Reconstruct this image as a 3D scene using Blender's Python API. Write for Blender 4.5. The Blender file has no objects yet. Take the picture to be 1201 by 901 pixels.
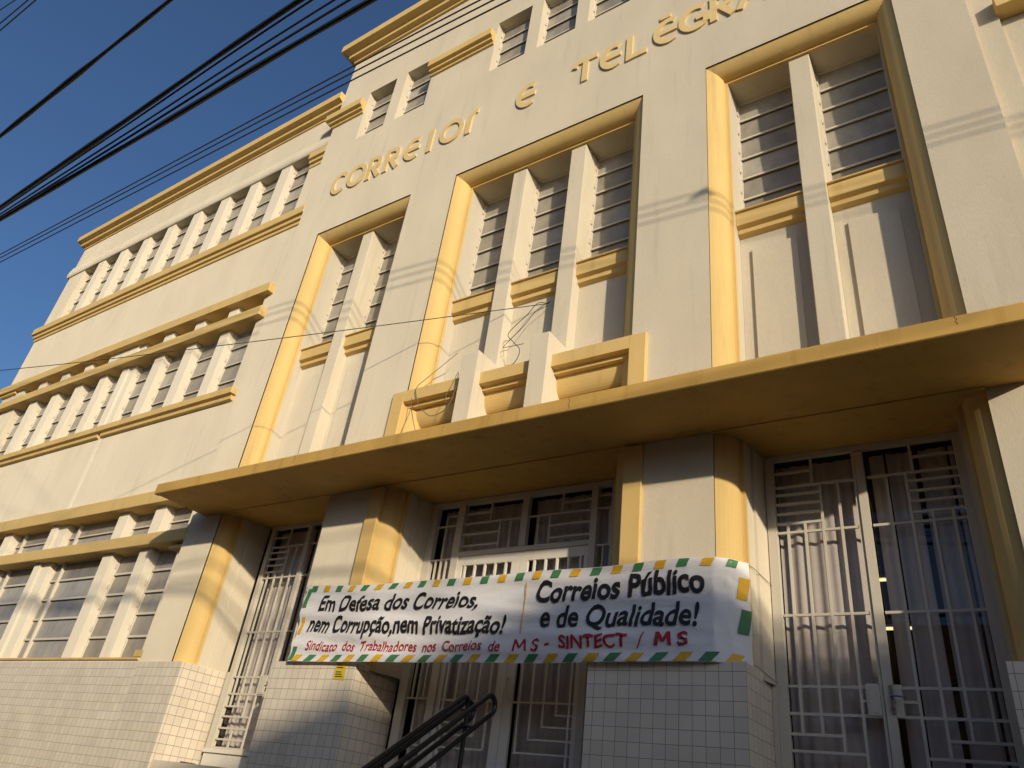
import bpy, bmesh, math, random
from mathutils import Vector, Matrix
random.seed(7)
scn = bpy.context.scene
C = scn.collection
# ------------------------------------------------------------------ camera, sky, sun
R_ = Vector((0.83323433, 0.53949608, 0.12109719))
U_ = Vector((0.19368032, -0.48992228, 0.84997888))
F_ = Vector((-0.51788848, 0.68477744, 0.51270984))
cam = bpy.data.cameras.new('camera')
cam.sensor_width = 36.0
cam.lens = 870.0 / 1201.0 * 36.0
cam.clip_start = 0.05
cam.clip_end = 3000
co = bpy.data.objects.new('camera', cam)
C.objects.link(co)
m = Matrix((R_, U_, -F_)).transposed().to_4x4()
m.translation = Vector((0, -8.35, 1.6))
co.matrix_world = m
scn.camera = co

SUN = Vector((1.42, -1.0, 0.51)).normalized()
elev = math.asin(SUN.z)
azim = math.atan2(SUN.x, SUN.y)
w = bpy.data.worlds.new('World')
scn.world = w
w.use_nodes = True
nt = w.node_tree
nt.nodes.clear()
sky = nt.nodes.new('ShaderNodeTexSky')
sky.sky_type = 'NISHITA'
sky.sun_disc = False
sky.sun_elevation = elev
sky.sun_rotation = azim
sky.altitude = 500
sky.air_density = 1.0
sky.dust_density = 4.5
sky.ozone_density = 5.5
bg = nt.nodes.new('ShaderNodeBackground')
bg.inputs['Strength'].default_value = 0.126
wo = nt.nodes.new('ShaderNodeOutputWorld')
nt.links.new(sky.outputs[0], bg.inputs[0])
nt.links.new(bg.outputs[0], wo.inputs[0])
sl = bpy.data.lights.new('sun', 'SUN')
sl.energy = 4.2
sl.angle = math.radians(1.1)
sl.color = (1.0, 0.865, 0.665)
so = bpy.data.objects.new('sun', sl)
so.rotation_euler = SUN.to_track_quat('Z', 'Y').to_euler()
so.location = (30, -30, 30)
C.objects.link(so)
scn.view_settings.view_transform = 'Standard'
scn.view_settings.look = 'None'
scn.view_settings.gamma = 1.0
scn.view_settings.exposure = 0.0
scn.view_settings.use_curve_mapping = False

# ------------------------------------------------------------------ materials
M = {}
def new_mat(name):
    mt = bpy.data.materials.new(name)
    mt.use_nodes = True
    t = mt.node_tree
    b = t.nodes['Principled BSDF']
    M[name] = mt
    return mt, t, b
def nd(t, kind, **kw):
    n = t.nodes.new(kind)
    for k, v in kw.items():
        if k.startswith('i_'):
            n.inputs[k[2:].replace('_', ' ')].default_value = v
        else:
            setattr(n, k, v)
    return n
def coords(t, sx=1, sy=1, sz=1):
    g = nd(t, 'ShaderNodeNewGeometry')
    mp = nd(t, 'ShaderNodeMapping')
    mp.inputs['Scale'].default_value = (sx, sy, sz)
    t.links.new(g.outputs['Position'], mp.inputs['Vector'])
    return mp.outputs[0]
def stucco(name, col, var=0.10, bump=0.35, streak=True, rough=0.85, dirt=0.10):
    mt, t, b = new_mat(name)
    big = nd(t, 'ShaderNodeTexNoise', i_Scale=0.9, i_Detail=5.0, i_Roughness=0.6)
    t.links.new(coords(t, 1, 1, 0.45), big.inputs['Vector'])
    fine = nd(t, 'ShaderNodeTexNoise', i_Scale=1.0, i_Detail=6.0, i_Roughness=0.7)
    t.links.new(coords(t, 70, 70, 14 if streak else 60), fine.inputs['Vector'])
    drip = nd(t, 'ShaderNodeTexNoise', i_Scale=1.0, i_Detail=4.0, i_Roughness=0.65)
    t.links.new(coords(t, 4.5, 4.5, 0.35), drip.inputs['Vector'])
    r1 = nd(t, 'ShaderNodeMapRange'); r1.inputs[1].default_value = .3; r1.inputs[2].default_value = .7
    r1.inputs[3].default_value = 1 - var; r1.inputs[4].default_value = 1 + var * .5
    t.links.new(big.outputs[0], r1.inputs[0])
    r2 = nd(t, 'ShaderNodeMapRange'); r2.inputs[1].default_value = .56; r2.inputs[2].default_value = .78
    r2.inputs[3].default_value = 1.0; r2.inputs[4].default_value = 1 - dirt * 1.6
    t.links.new(drip.outputs[0], r2.inputs[0])
    r3 = nd(t, 'ShaderNodeMapRange'); r3.inputs[1].default_value = .3; r3.inputs[2].default_value = .7
    r3.inputs[3].default_value = 0.93; r3.inputs[4].default_value = 1.05
    t.links.new(fine.outputs[0], r3.inputs[0])
    m1 = nd(t, 'ShaderNodeMath', operation='MULTIPLY'); m2 = nd(t, 'ShaderNodeMath', operation='MULTIPLY')
    t.links.new(r1.outputs[0], m1.inputs[0]); t.links.new(r2.outputs[0], m1.inputs[1])
    t.links.new(m1.outputs[0], m2.inputs[0]); t.links.new(r3.outputs[0], m2.inputs[1])
    vm = nd(t, 'ShaderNodeVectorMath', operation='SCALE')
    vm.inputs[0].default_value = col
    t.links.new(m2.outputs[0], vm.inputs['Scale'])
    t.links.new(vm.outputs[0], b.inputs['Base Color'])
    b.inputs['Roughness'].default_value = rough
    b.inputs['Specular IOR Level'].default_value = 0.2
    if rough > .72: b.inputs['Diffuse Roughness'].default_value = 0.4
    bp = nd(t, 'ShaderNodeBump'); bp.inputs['Strength'].default_value = bump; bp.inputs['Distance'].default_value = 0.012
    t.links.new(fine.outputs[0], bp.inputs['Height'])
    t.links.new(bp.outputs[0], b.inputs['Normal'])
    return mt
CREAM = (0.645, 0.57, 0.43)
stucco('cream_stucco', CREAM, .08, .36, True, .9, .09)
stucco('cream_paint', (0.58, 0.52, 0.405), .06, .15, False, .75, .10)
stucco('pillar_paint', (0.68, 0.615, 0.485), .05, .15, False, .75, .08)
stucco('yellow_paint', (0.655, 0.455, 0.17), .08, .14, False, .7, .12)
stucco('letter_paint', (0.68, 0.51, 0.24), .05, .1, False, .6, .05)
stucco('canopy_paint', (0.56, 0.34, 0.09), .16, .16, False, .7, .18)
stucco('white_paint', (0.72, 0.68, 0.58), .05, .08, False, .5, .06)
stucco('grille_paint', (0.58, 0.53, 0.43), .06, .04, False, .4, .05)
stucco('lime_wall', (0.62, 0.54, 0.43), .1, .2, False, .9, .1)
stucco('brick_wall', (0.34, 0.22, 0.15), .15, .2, False, .9, .1)
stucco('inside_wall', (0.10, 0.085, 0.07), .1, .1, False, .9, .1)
stucco('paving', (0.22, 0.19, 0.155), .2, .3, False, .9, .1)
stucco('asphalt', (0.055, 0.052, 0.048), .2, .6, False, .9, .1)
stucco('earth', (0.11, 0.085, 0.055), .2, .6, False, .95, .1)
stucco('line_paint', (0.7, 0.68, 0.6), .1, .1, False, .8, .1)

def plain(name, col, rough=0.5, metal=0.0, spec=0.5):
    mt, t, b = new_mat(name)
    n = nd(t, 'ShaderNodeTexNoise', i_Scale=35.0, i_Detail=3.0)
    r = nd(t, 'ShaderNodeMapRange'); r.inputs[3].default_value = .85; r.inputs[4].default_value = 1.12
    t.links.new(coords(t), n.inputs['Vector']); t.links.new(n.outputs[0], r.inputs[0])
    vm = nd(t, 'ShaderNodeVectorMath', operation='SCALE'); vm.inputs[0].default_value = col
    t.links.new(r.outputs[0], vm.inputs['Scale']); t.links.new(vm.outputs[0], b.inputs['Base Color'])
    b.inputs['Roughness'].default_value = rough
    b.inputs['Metallic'].default_value = metal
    b.inputs['Specular IOR Level'].default_value = spec
    return mt
plain('black_enamel', (0.012, 0.011, 0.010), .35)
plain('cable_black', (0.012, 0.011, 0.011), .6)
plain('wire_green', (0.035, 0.035, 0.025), .6)
plain('wire_pale', (0.16, 0.13, 0.09), .7)
plain('chrome', (0.35, 0.34, 0.33), .25, 1.0)
plain('ink_black', (0.012, 0.011, 0.011), .6)
plain('ink_red', (0.42, 0.012, 0.022), .6)
plain('banner_green', (0.06, 0.21, 0.075), .6)
plain('banner_yellow', (0.72, 0.40, 0.015), .6)
plain('sticker_yellow', (0.62, 0.46, 0.03), .5)
plain('dark_void', (0.012, 0.011, 0.010), .9)
plain('iron_bar', (0.62, 0.56, 0.45), .5)
plain('rail_rust', (0.16, 0.09, 0.05), .8)

# glazed wall tiles
mt, t, b = new_mat('white_tile')
g = nd(t, 'ShaderNodeNewGeometry'); sp = nd(t, 'ShaderNodeSeparateXYZ')
t.links.new(g.outputs['Position'], sp.inputs[0])
ad = nd(t, 'ShaderNodeMath', operation='ADD'); t.links.new(sp.outputs[0], ad.inputs[0]); t.links.new(sp.outputs[1], ad.inputs[1])
a2 = nd(t, 'ShaderNodeMath', operation='ADD'); t.links.new(ad.outputs[0], a2.inputs[0]); a2.inputs[1].default_value = 60.11
a3 = nd(t, 'ShaderNodeMath', operation='ADD'); t.links.new(sp.outputs[2], a3.inputs[0]); a3.inputs[1].default_value = -0.02
cb = nd(t, 'ShaderNodeCombineXYZ'); t.links.new(a2.outputs[0], cb.inputs[0]); t.links.new(a3.outputs[0], cb.inputs[1])
br = nd(t, 'ShaderNodeTexBrick'); br.offset = 0.0; br.squash = 1.0
br.inputs['Color1'].default_value = (0.78, 0.68, 0.525, 1); br.inputs['Color2'].default_value = (0.70, 0.605, 0.465, 1)
br.inputs['Mortar'].default_value = (0.24, 0.205, 0.165, 1)
br.inputs['Scale'].default_value = 1.0; br.inputs['Mortar Size'].default_value = 0.0035; br.inputs['Mortar Smooth'].default_value = 0.2
br.inputs['Brick Width'].default_value = 0.152; br.inputs['Row Height'].default_value = 0.152
t.links.new(cb.outputs[0], br.inputs['Vector'])
nz = nd(t, 'ShaderNodeTexNoise', i_Scale=1.4, i_Detail=4.0); t.links.new(coords(t), nz.inputs['Vector'])
mr = nd(t, 'ShaderNodeMapRange'); mr.inputs[3].default_value = .80; mr.inputs[4].default_value = 1.1; t.links.new(nz.outputs[0], mr.inputs[0])
vm = nd(t, 'ShaderNodeVectorMath', operation='SCALE'); t.links.new(br.outputs['Color'], vm.inputs[0]); t.links.new(mr.outputs[0], vm.inputs['Scale'])
t.links.new(vm.outputs[0], b.inputs['Base Color'])
b.inputs['Roughness'].default_value = 0.28
bp = nd(t, 'ShaderNodeBump'); bp.invert = True; bp.inputs['Strength'].default_value = .6; bp.inputs['Distance'].default_value = .004
t.links.new(br.outputs['Fac'], bp.inputs['Height'])
wv = nd(t, 'ShaderNodeTexNoise', i_Scale=7.0, i_Detail=2.0); t.links.new(coords(t), wv.inputs['Vector'])
bp2 = nd(t, 'ShaderNodeBump'); bp2.inputs['Strength'].default_value = .12; bp2.inputs['Distance'].default_value = .02
t.links.new(wv.outputs[0], bp2.inputs['Height']); t.links.new(bp.outputs[0], bp2.inputs['Normal'])
t.links.new(bp2.outputs[0], b.inputs['Normal'])

# ribbed, dusty window glass: every pane a little different (island random)
mt, t, b = new_mat('ribbed_glass')
g = nd(t, 'ShaderNodeNewGeometry')
cr = nd(t, 'ShaderNodeValToRGB')
cr.color_ramp.elements[0].position = 0.0; cr.color_ramp.elements[0].color = (0.21, 0.185, 0.145, 1)
cr.color_ramp.elements[1].position = 1.0; cr.color_ramp.elements[1].color = (0.40, 0.365, 0.30, 1)
t.links.new(g.outputs['Random Per Island'], cr.inputs[0])
dn = nd(t, 'ShaderNodeTexNoise', i_Scale=2.5, i_Detail=6.0, i_Roughness=.65); t.links.new(coords(t, 1, 1, .6), dn.inputs['Vector'])
mr = nd(t, 'ShaderNodeMapRange'); mr.inputs[1].default_value = .3; mr.inputs[2].default_value = .7; mr.inputs[3].default_value = .75; mr.inputs[4].default_value = 1.2
t.links.new(dn.outputs[0], mr.inputs[0])
vm = nd(t, 'ShaderNodeVectorMath', operation='SCALE'); t.links.new(cr.outputs[0], vm.inputs[0]); t.links.new(mr.outputs[0], vm.inputs['Scale'])
t.links.new(vm.outputs[0], b.inputs['Base Color'])
b.inputs['Roughness'].default_value = 0.14
b.inputs['Specular IOR Level'].default_value = 0.45
wv = nd(t, 'ShaderNodeTexWave', bands_direction='DIAGONAL'); wv.inputs['Scale'].default_value = 16; wv.inputs['Distortion'].default_value = 1.0
t.links.new(coords(t), wv.inputs['Vector'])
bp = nd(t, 'ShaderNodeBump'); bp.inputs['Strength'].default_value = .22; bp.inputs['Distance'].default_value = .01
t.links.new(wv.outputs[0], bp.inputs['Height']); t.links.new(bp.outputs[0], b.inputs['Normal'])

# clear door glass
mt, t, b = new_mat('clear_glass')
out = t.nodes['Material Output']
tr = nd(t, 'ShaderNodeBsdfTransparent'); tr.inputs[0].default_value = (.90, .90, .88, 1)
gl = nd(t, 'ShaderNodeBsdfGlossy'); gl.inputs['Roughness'].default_value = .01
fr = nd(t, 'ShaderNodeLayerWeight'); fr.inputs[0].default_value = .5
pw = nd(t, 'ShaderNodeMath', operation='POWER'); pw.inputs[1].default_value = 4.0
t.links.new(fr.outputs['Facing'], pw.inputs[0])
ml = nd(t, 'ShaderNodeMath', operation='MULTIPLY_ADD'); ml.inputs[1].default_value = .7; ml.inputs[2].default_value = .045
t.links.new(pw.outputs[0], ml.inputs[0])
mx = nd(t, 'ShaderNodeMixShader'); t.links.new(ml.outputs[0], mx.inputs[0]); t.links.new(tr.outputs[0], mx.inputs[1]); t.links.new(gl.outputs[0], mx.inputs[2])
t.links.new(mx.outputs[0], out.inputs[0])

# curtain and banner cloth
def cloth(name, col, transl=.35, wrinkle=.5):
    mt, t, b = new_mat(name)
    out = t.nodes['Material Output']
    n = nd(t, 'ShaderNodeTexNoise', i_Scale=1.0, i_Detail=5.0, i_Roughness=.6); t.links.new(coords(t, 3.0, 3.0, 9), n.inputs['Vector'])
    r = nd(t, 'ShaderNodeMapRange'); r.inputs[3].default_value = .86; r.inputs[4].default_value = 1.08; t.links.new(n.outputs[0], r.inputs[0])
    vm = nd(t, 'ShaderNodeVectorMath', operation='SCALE'); vm.inputs[0].default_value = col
    t.links.new(r.outputs[0], vm.inputs['Scale']); t.links.new(vm.outputs[0], b.inputs['Base Color'])
    b.inputs['Roughness'].default_value = .8; b.inputs['Specular IOR Level'].default_value = .2
    bp = nd(t, 'ShaderNodeBump'); bp.inputs['Strength'].default_value = wrinkle; bp.inputs['Distance'].default_value = .02
    t.links.new(n.outputs[0], bp.inputs['Height']); t.links.new(bp.outputs[0], b.inputs['Normal'])
    tl = nd(t, 'ShaderNodeBsdfTranslucent'); t.links.new(vm.outputs[0], tl.inputs[0])
    mx = nd(t, 'ShaderNodeMixShader'); mx.inputs[0].default_value = transl
    t.links.new(b.outputs[0], mx.inputs[1]); t.links.new(tl.outputs[0], mx.inputs[2]); t.links.new(mx.outputs[0], out.inputs[0])
cloth('curtain_cloth', (0.66, 0.59, 0.56), .2, .2)
cloth('banner_cloth', (0.84, 0.82, 0.80), .15, .55)
mt, t, b = new_mat('lamp_tube')
b.inputs['Base Color'].default_value = (.9, .9, .8, 1)
b.inputs['Emission Color'].default_value = (1.0, .85, .45, 1)
b.inputs['Emission Strength'].default_value = 1.3

# ------------------------------------------------------------------ mesh helpers
class MB:
    def __init__(s): s.bm = bmesh.new()
    def face(s, pts):
        vs = [s.bm.verts.new(p) for p in pts]
        try: return s.bm.faces.new(vs)
        except ValueError: return None
    def box(s, x0, x1, y0, y1, z0, z1):
        v = [s.bm.verts.new(p) for p in ((x0,y0,z0),(x1,y0,z0),(x1,y1,z0),(x0,y1,z0),(x0,y0,z1),(x1,y0,z1),(x1,y1,z1),(x0,y1,z1))]
        for f in ((0,3,2,1),(4,5,6,7),(0,1,5,4),(1,2,6,5),(2,3,7,6),(3,0,4,7)):
            s.bm.faces.new([v[i] for i in f])
        return s
    def prism_x(s, prof, x0, x1):          # prof = closed list of (y, z)
        a = [s.bm.verts.new((x0, y, z)) for y, z in prof]
        b_ = [s.bm.verts.new((x1, y, z)) for y, z in prof]
        n = len(prof)
        for i in range(n):
            s.bm.faces.new((a[i], a[(i+1) % n], b_[(i+1) % n], b_[i]))
        s.bm.faces.new(list(reversed(a))); s.bm.faces.new(b_)
        return s
    def prism_z(s, prof, z0, z1):          # prof = closed list of (x, y)
        a = [s.bm.verts.new((x, y, z0)) for x, y in prof]
        b_ = [s.bm.verts.new((x, y, z1)) for x, y in prof]
        n = len(prof)
        for i in range(n):
            s.bm.faces.new((a[i], a[(i+1) % n], b_[(i+1) % n], b_[i]))
        s.bm.faces.new(list(reversed(a))); s.bm.faces.new(b_)
        return s
    def strip(s, rows):                    # rows of points, skinned
        vr = [[s.bm.verts.new(p) for p in r] for r in rows]
        for i in range(len(vr)-1):
            for j in range(len(vr[0])-1):
                s.bm.faces.new((vr[i][j], vr[i][j+1], vr[i+1][j+1], vr[i+1][j]))
        return s
    def tube(s, pts, r, n=8, cap=True):
        pts = [Vector(p) for p in pts]
        rings = []
        up = Vector((0, 0, 1))
        prev = None
        for i, p in enumerate(pts):
            d = (pts[min(i+1, len(pts)-1)] - pts[max(i-1, 0)]).normalized()
            if prev is None:
                a = d.cross(up)
                if a.length < 1e-3: a = d.cross(Vector((1, 0, 0)))
            else:
                a = prev - d * prev.dot(d)
                if a.length < 1e-4: a = d.cross(up)
            a.normalize(); b_ = d.cross(a); prev = a
            rr = r[i] if isinstance(r, (list, tuple)) else r
            rings.append([s.bm.verts.new(p + (a*math.cos(2*math.pi*k/n) + b_*math.sin(2*math.pi*k/n))*rr) for k in range(n)])
        for i in range(len(rings)-1):
            for k in range(n):
                s.bm.faces.new((rings[i][k], rings[i][(k+1) % n], rings[i+1][(k+1) % n], rings[i+1][k]))
        if cap:
            s.bm.faces.new(list(reversed(rings[0]))); s.bm.faces.new(rings[-1])
        return s
    def build(s, name, mat, parent=None, bevel=0, smooth=False, keep=False):
        bmesh.ops.recalc_face_normals(s.bm, faces=s.bm.faces) if not keep else None
        me = bpy.data.meshes.new(name)
        s.bm.to_mesh(me); s.bm.free()
        me.materials.append(M[mat])
        o = bpy.data.objects.new(name, me)
        C.objects.link(o)
        if smooth:
            for p in me.polygons: p.use_smooth = True
            me.set_sharp_from_angle(angle=math.radians(40))
        if bevel:
            bv = o.modifiers.new('bevel', 'BEVEL'); bv.width = bevel; bv.segments = 2; bv.limit_method = 'ANGLE'; bv.angle_limit = math.radians(50)
            bv.harden_normals = False
        if parent is not None: attach(o, parent)
        return o
def attach(o, parent):
    o.parent = parent
    o.matrix_parent_inverse = Matrix.Translation(-Vector(parent.location)) if parent.parent is None else Matrix.Identity(4)
def tag(o, label=None, cat=None, group=None, kind=None):
    if label: o['label'] = label
    if cat: o['category'] = cat
    if group: o['group'] = group
    if kind: o['kind'] = kind
    return o
def empty(name, loc, label, cat, group=None):
    o = bpy.data.objects.new(name, None); o.location = loc; C.objects.link(o)
    return tag(o, label, cat, group)
def wall_holes(mb, x0, x1, z0, z1, holes, y, yb):
    xs = sorted({x0, x1, *[h[0] for h in holes], *[h[1] for h in holes]})
    zs = sorted({z0, z1, *[h[2] for h in holes], *[h[3] for h in holes]})
    def hole(i, j):
        if i < 0 or j < 0 or i >= len(xs)-1 or j >= len(zs)-1: return None
        cx = (xs[i]+xs[i+1])/2; cz = (zs[j]+zs[j+1])/2
        return any(h[0] < cx < h[1] and h[2] < cz < h[3] for h in holes)
    for i in range(len(xs)-1):
        for j in range(len(zs)-1):
            a, b_, c, d = xs[i], xs[i+1], zs[j], zs[j+1]
            if not hole(i, j): mb.face([(a, y, c), (b_, y, c), (b_, y, d), (a, y, d)])
            else:
                if hole(i-1, j) is False: mb.face([(a, y, c), (a, yb, c), (a, yb, d), (a, y, d)])
                if hole(i+1, j) is False: mb.face([(b_, y, c), (b_, y, d), (b_, yb, d), (b_, yb, c)])
                if hole(i, j-1) is False: mb.face([(a, y, c), (b_, y, c), (b_, yb, c), (a, yb, c)])
                if hole(i, j+1) is False: mb.face([(a, y, d), (a, yb, d), (b_, yb, d), (b_, y, d)])
    bmesh.ops.remove_doubles(mb.bm, verts=mb.bm.verts, dist=1e-4)

# ------------------------------------------------------------------ ground and street
def ground(name, mat, x0, x1, y0, y1, z0, z1):
    return tag(MB().box(x0, x1, y0, y1, z0, z1).build(name, mat), kind='structure')
ground('ground', 'earth', -400, 400, -400, 400, -1.0, -0.16)
ground('road', 'asphalt', -400, 400, -12.0, -4.6, -0.15, -0.13)
ground('pavement', 'paving', -120, 120, -4.6, 1.5, -0.155, 0.0)
ground('opposite_pavement', 'paving', -120, 120, -15.0, -12.0, -0.155, 0.0)
lm = MB()
for k in range(-20, 21): lm.box(k*6.0-1.5, k*6.0+1.5, -8.36, -8.24, -0.128, -0.124)
tag(lm.build('road_marking', 'line_paint'), kind='structure')

# ------------------------------------------------------------------ the post office
post = empty('post_office_building', (-6.5, 0, 0), 'long cream and yellow three storey art deco post office with deep entrance canopy', 'building')
XB0, XB1 = -14.1, 1.0                       # projecting centre block
LX0, LY = -28.6, 0.15                       # left wing, set back a little
BAYS = [(-13.10, -10.00), (-8.68, -4.18), (-2.95, 0.10)]
TOPW = [-12.87, -11.45, -8.37, -7.00, -5.64, -3.0, -1.6]
ZS = 6.32                                   # canopy soffit
# centre block front
mb = MB()
holes = [(a, b_, 6.56, 13.87) for a, b_ in BAYS] + [(a, b_, 1.9, 6.36) for a, b_ in BAYS]
holes += [(x, x+1.03, 17.28, 19.24) for x in TOPW]
wall_holes(mb, XB0, XB1, 0.0, 21.95, holes, 0.0, 0.30)
mb.face([(XB0, 0, 0), (XB0, 6, 0), (XB0, 6, 21.95), (XB0, 0, 21.95)])
mb.face([(XB1, 0, 0), (XB1, 6, 0), (XB1, 6, 21.95), (XB1, 0, 21.95)])
mb.face([(XB0, 6, 17), (XB1, 6, 17), (XB1, 6, 21.95), (XB0, 6, 21.95)])
mb.build('wall', 'cream_stucco', post, keep=False)
# left wing front
mb = MB()
PX3 = [-14.82 - 1.46*k for k in range(1, 9)]
wall_holes(mb, LX0, XB0, 0.0, 19.5, [(-27.5, -14.82, 14.95, 18.02), (-27.12, -14.65, 9.3, 12.5), (-28.2, -14.42, 3.52, 6.9)], LY, LY+0.36)
mb.face([(LX0, LY, 0), (LX0, 12, 0), (LX0, 12, 19.5), (LX0, LY, 19.5)])
mb.build('wall', 'cream_stucco', post)
# right wing (mostly outside the picture)
mb = MB()
mb.box(XB1, 1.33, LY, 6, 0, 19.5)
mb.box(1.33, 15.4, LY+.10, 6, 0, 12.45).box(1.33, 15.4, LY, 6, 12.45, 19.5)
mb.build('wall', 'cream_stucco', post)
MB().prism_x([(-.02, 12.44), (.30, 12.44), (.30, 12.75), (-.02, 12.75)], 1.31, 15.6).build('ledge', 'yellow_paint', post, .01)
MB().prism_x([(-.02, 9.30), (.28, 9.30), (.28, 9.62), (-.02, 9.62)], 1.31, 15.6).build('ledge', 'yellow_paint', post, .01)
# roofs
MB().box(LX0, XB0-.01, LY+.4, 12, 19.0, 19.3).box(XB0+.02, XB1-.02, .05, 5.9, 21.2, 21.5).build('roof', 'paving', post)

# cornices, ledges: stepped profiles running along x, wrapping the ends
def stepped(mb, x0, x1, yw, steps, wl=True, wr=True):
    """steps: (protrusion, z0, z1); yw: wall plane"""
    for p, z0, z1 in steps:
        mb.box(x0 - (p if wl else 0), x1 + (p if wr else 0), yw - p, yw + .22, z0, z1)
def moulding(mb, prof, x0, x1, yw, wl=False, wr=False, back=.22):
    rows = []
    for p, z in prof:
        r = []
        if wl: r += [(x0-p, yw+back, z), (x0-p, yw-p, z)]
        else: r += [(x0, yw-p, z)]
        if wr: r += [(x1+p, yw-p, z), (x1+p, yw+back, z)]
        else: r += [(x1, yw-p, z)]
        rows.append(r)
    mb.strip(rows)
    if not wl: mb.face([r[0] for r in rows])
    if not wr: mb.face([r[-1] for r in reversed(rows)])
    return mb
def pf(top, items, back=-.2):
    return [(back, top)] + items + [(back, items[-1][1])]
moulding(MB0 := MB(), pf(19.88, [(.30, 19.88), (.31, 19.86), (.31, 19.62), (.16, 19.56), (.16, 19.44), (.04, 19.40), (.04, 19.33), (0, 19.31)]), LX0, XB0, LY, True, False)
MB0.build('cornice', 'yellow_paint', post, .004)
moulding(MB0 := MB(), pf(22.02, [(.39, 22.02), (.40, 21.99), (.40, 21.72), (.20, 21.64), (.20, 21.50), (.06, 21.45), (.06, 21.36), (0, 21.34)]), XB0, XB1, 0, True, True)
MB0.build('cornice', 'yellow_paint', post, .004)
moulding(MB0 := MB(), pf(15.34, [(.16, 15.34), (.165, 15.32), (.165, 15.08), (.095, 15.06), (.095, 14.94), (.04, 14.92), (.04, 14.82), (0, 14.80)]), LX0, XB0, LY, True, False)
MB0.build('ledge', 'yellow_paint', post, .004)
mb = MB()     # hood over the third floor windows
mb.prism_x([(LY-.012, 18.40), (LY-.07, 18.10), (LY-.075, 18.02), (LY-.065, 17.94), (LY-.04, 17.89), (LY-.01, 17.88), (LY+.36, 17.88), (LY+.36, 18.40)], LX0-.16, XB0)
mb.build('hood', 'cream_stucco', post)
mb = MB(); stepped(mb, LX0, -14.36, LY, [(.17, 12.47, 12.75)], True, False); mb.box(LX0-.08, -27.6, LY-.09, LY+.2, 12.37, 12.467)
mb.build('ledge', 'yellow_paint', post, .012)
mb = MB().box(LX0-.16, -14.36, LY-.19, LY+.33, 11.71, 11.99)
mb.build('ledge', 'yellow_paint', post, .02)
mb = MB(); stepped(mb, LX0, -14.36, LY, [(.165, 9.46, 9.63)], True, False)
moulding(mb, pf(9.457, [(.15, 9.457), (.085, 9.44), (.085, 9.34), (0, 9.32)]), LX0, -20.13, LY, True, False); moulding(mb, pf(9.457, [(.15, 9.457), (.085, 9.44), (.085, 9.34), (0, 9.32)]), -19.98, -14.42, LY, False, False)
mb.build('ledge', 'yellow_paint', post, .012)
MB().box(LX0-.16, XB0, LY-.18, LY+.34, 6.86, 7.18).build('ledge', 'yellow_paint', post, .02)
MB().box(LX0-.16, XB0, LY-.17, LY+.33, 5.87, 6.14).build('ledge', 'yellow_paint', post, .02)
MB().box(-14.66, XB0, LY-.10, LY+.30, 5.74, 5.80).build('ledge', 'yellow_paint', post, .008)
MB().box(-28.2, -14.42, LY-.03, LY+.40, 3.535, 3.58).build('sill', 'yellow_paint', post, .008)
MB().box(-14.62, -14.30, LY-.02, LY+.05, 3.59, 3.72).build('sill', 'yellow_paint', post, .01)
mb = MB(); moulding(mb, pf(17.70, [(.15, 17.70), (.155, 17.68), (.155, 17.46), (.09, 17.43), (.09, 17.33), (.03, 17.31), (.03, 17.2), (0, 17.19)]), -14.80, XB0, LY)
mb.build('ledge', 'yellow_paint', post, .01)
LEDW = [(XB0, -12.87, True), (-10.43, -8.37, False), (-4.61, -3.0, False), (-.57, XB1, False)]
for a, b_, wl in LEDW:
    mb = MB(); moulding(mb, pf(18.82, [(.20, 18.82), (.21, 18.80), (.21, 18.58), (.125, 18.55), (.125, 18.47), (.05, 18.445), (.05, 18.37), (0, 18.355)], -.02), a, b_-(.0 if b_ == XB1 else .02), 0, wl, b_ == XB1, .02)
    mb.build('ledge', 'yellow_paint', post, .004)
# expansion joint fillet on the plain band
MB().prism_x([(LY-.012, 7.18), (LY+.01, 7.18), (LY+.01, 9.45), (LY-.012, 9.45)], -20.13, -19.98).build('joint_strip', 'pillar_paint', post)

# windows -----------------------------------------------------------------
def window(x0, x1, z0, z1, y, rows, munt=(), tilt=.014, knobs=True, bh=.016):
    fr = MB(); e = .028
    fr.box(x0, x0+e, y-.03, y+.04, z0, z1).box(x1-e, x1, y-.03, y+.04, z0, z1)
    fr.box(x0+e, x1-e, y-.03, y+.04, z0, z0+e).box(x0+e, x1-e, y-.03, y+.04, z1-e, z1)
    h = (z1-z0)/rows
    for k in range(1, rows):
        z = z0 + k*h
        fr.box(x0+e, x1-e, y-.036, y-.012, z-bh, z+bh)
        if knobs: fr.box(x0+.004, x0+.022, y-.075, y-.04, z+h*.30, z+h*.30+.10)
    for mx_ in munt: fr.box(mx_-.028, mx_+.028, y-.07, y+.03, z0+e, z1-e)
    f = fr.build('window', 'iron_bar', post)
    gl_ = MB()
    cols = [x0+e] + [q for q in munt] + [x1-e]
    for a, b_ in zip(cols[:-1], cols[1:]):
        for k in range(rows):
            za, zb = z0+k*h, z0+(k+1)*h
            t_ = tilt*random.uniform(.5, 1.3)
            gl_.face([(a, y-.01-t_*.3, za-.02), (b_, y-.01-t_*.3, za-.02), (b_, y+.01+t_*.35, zb), (a, y+.01+t_*.35, zb)])
    gl_.build('window_glass', 'ribbed_glass', f)
    return f
def pillar(x0, x1, z0, z1, yf, yb, mat='pillar_paint'):
    return MB().box(x0, x1, yf, yb, z0, z1).build('pillar', mat, post, .012)
YG = LY+.22
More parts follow.
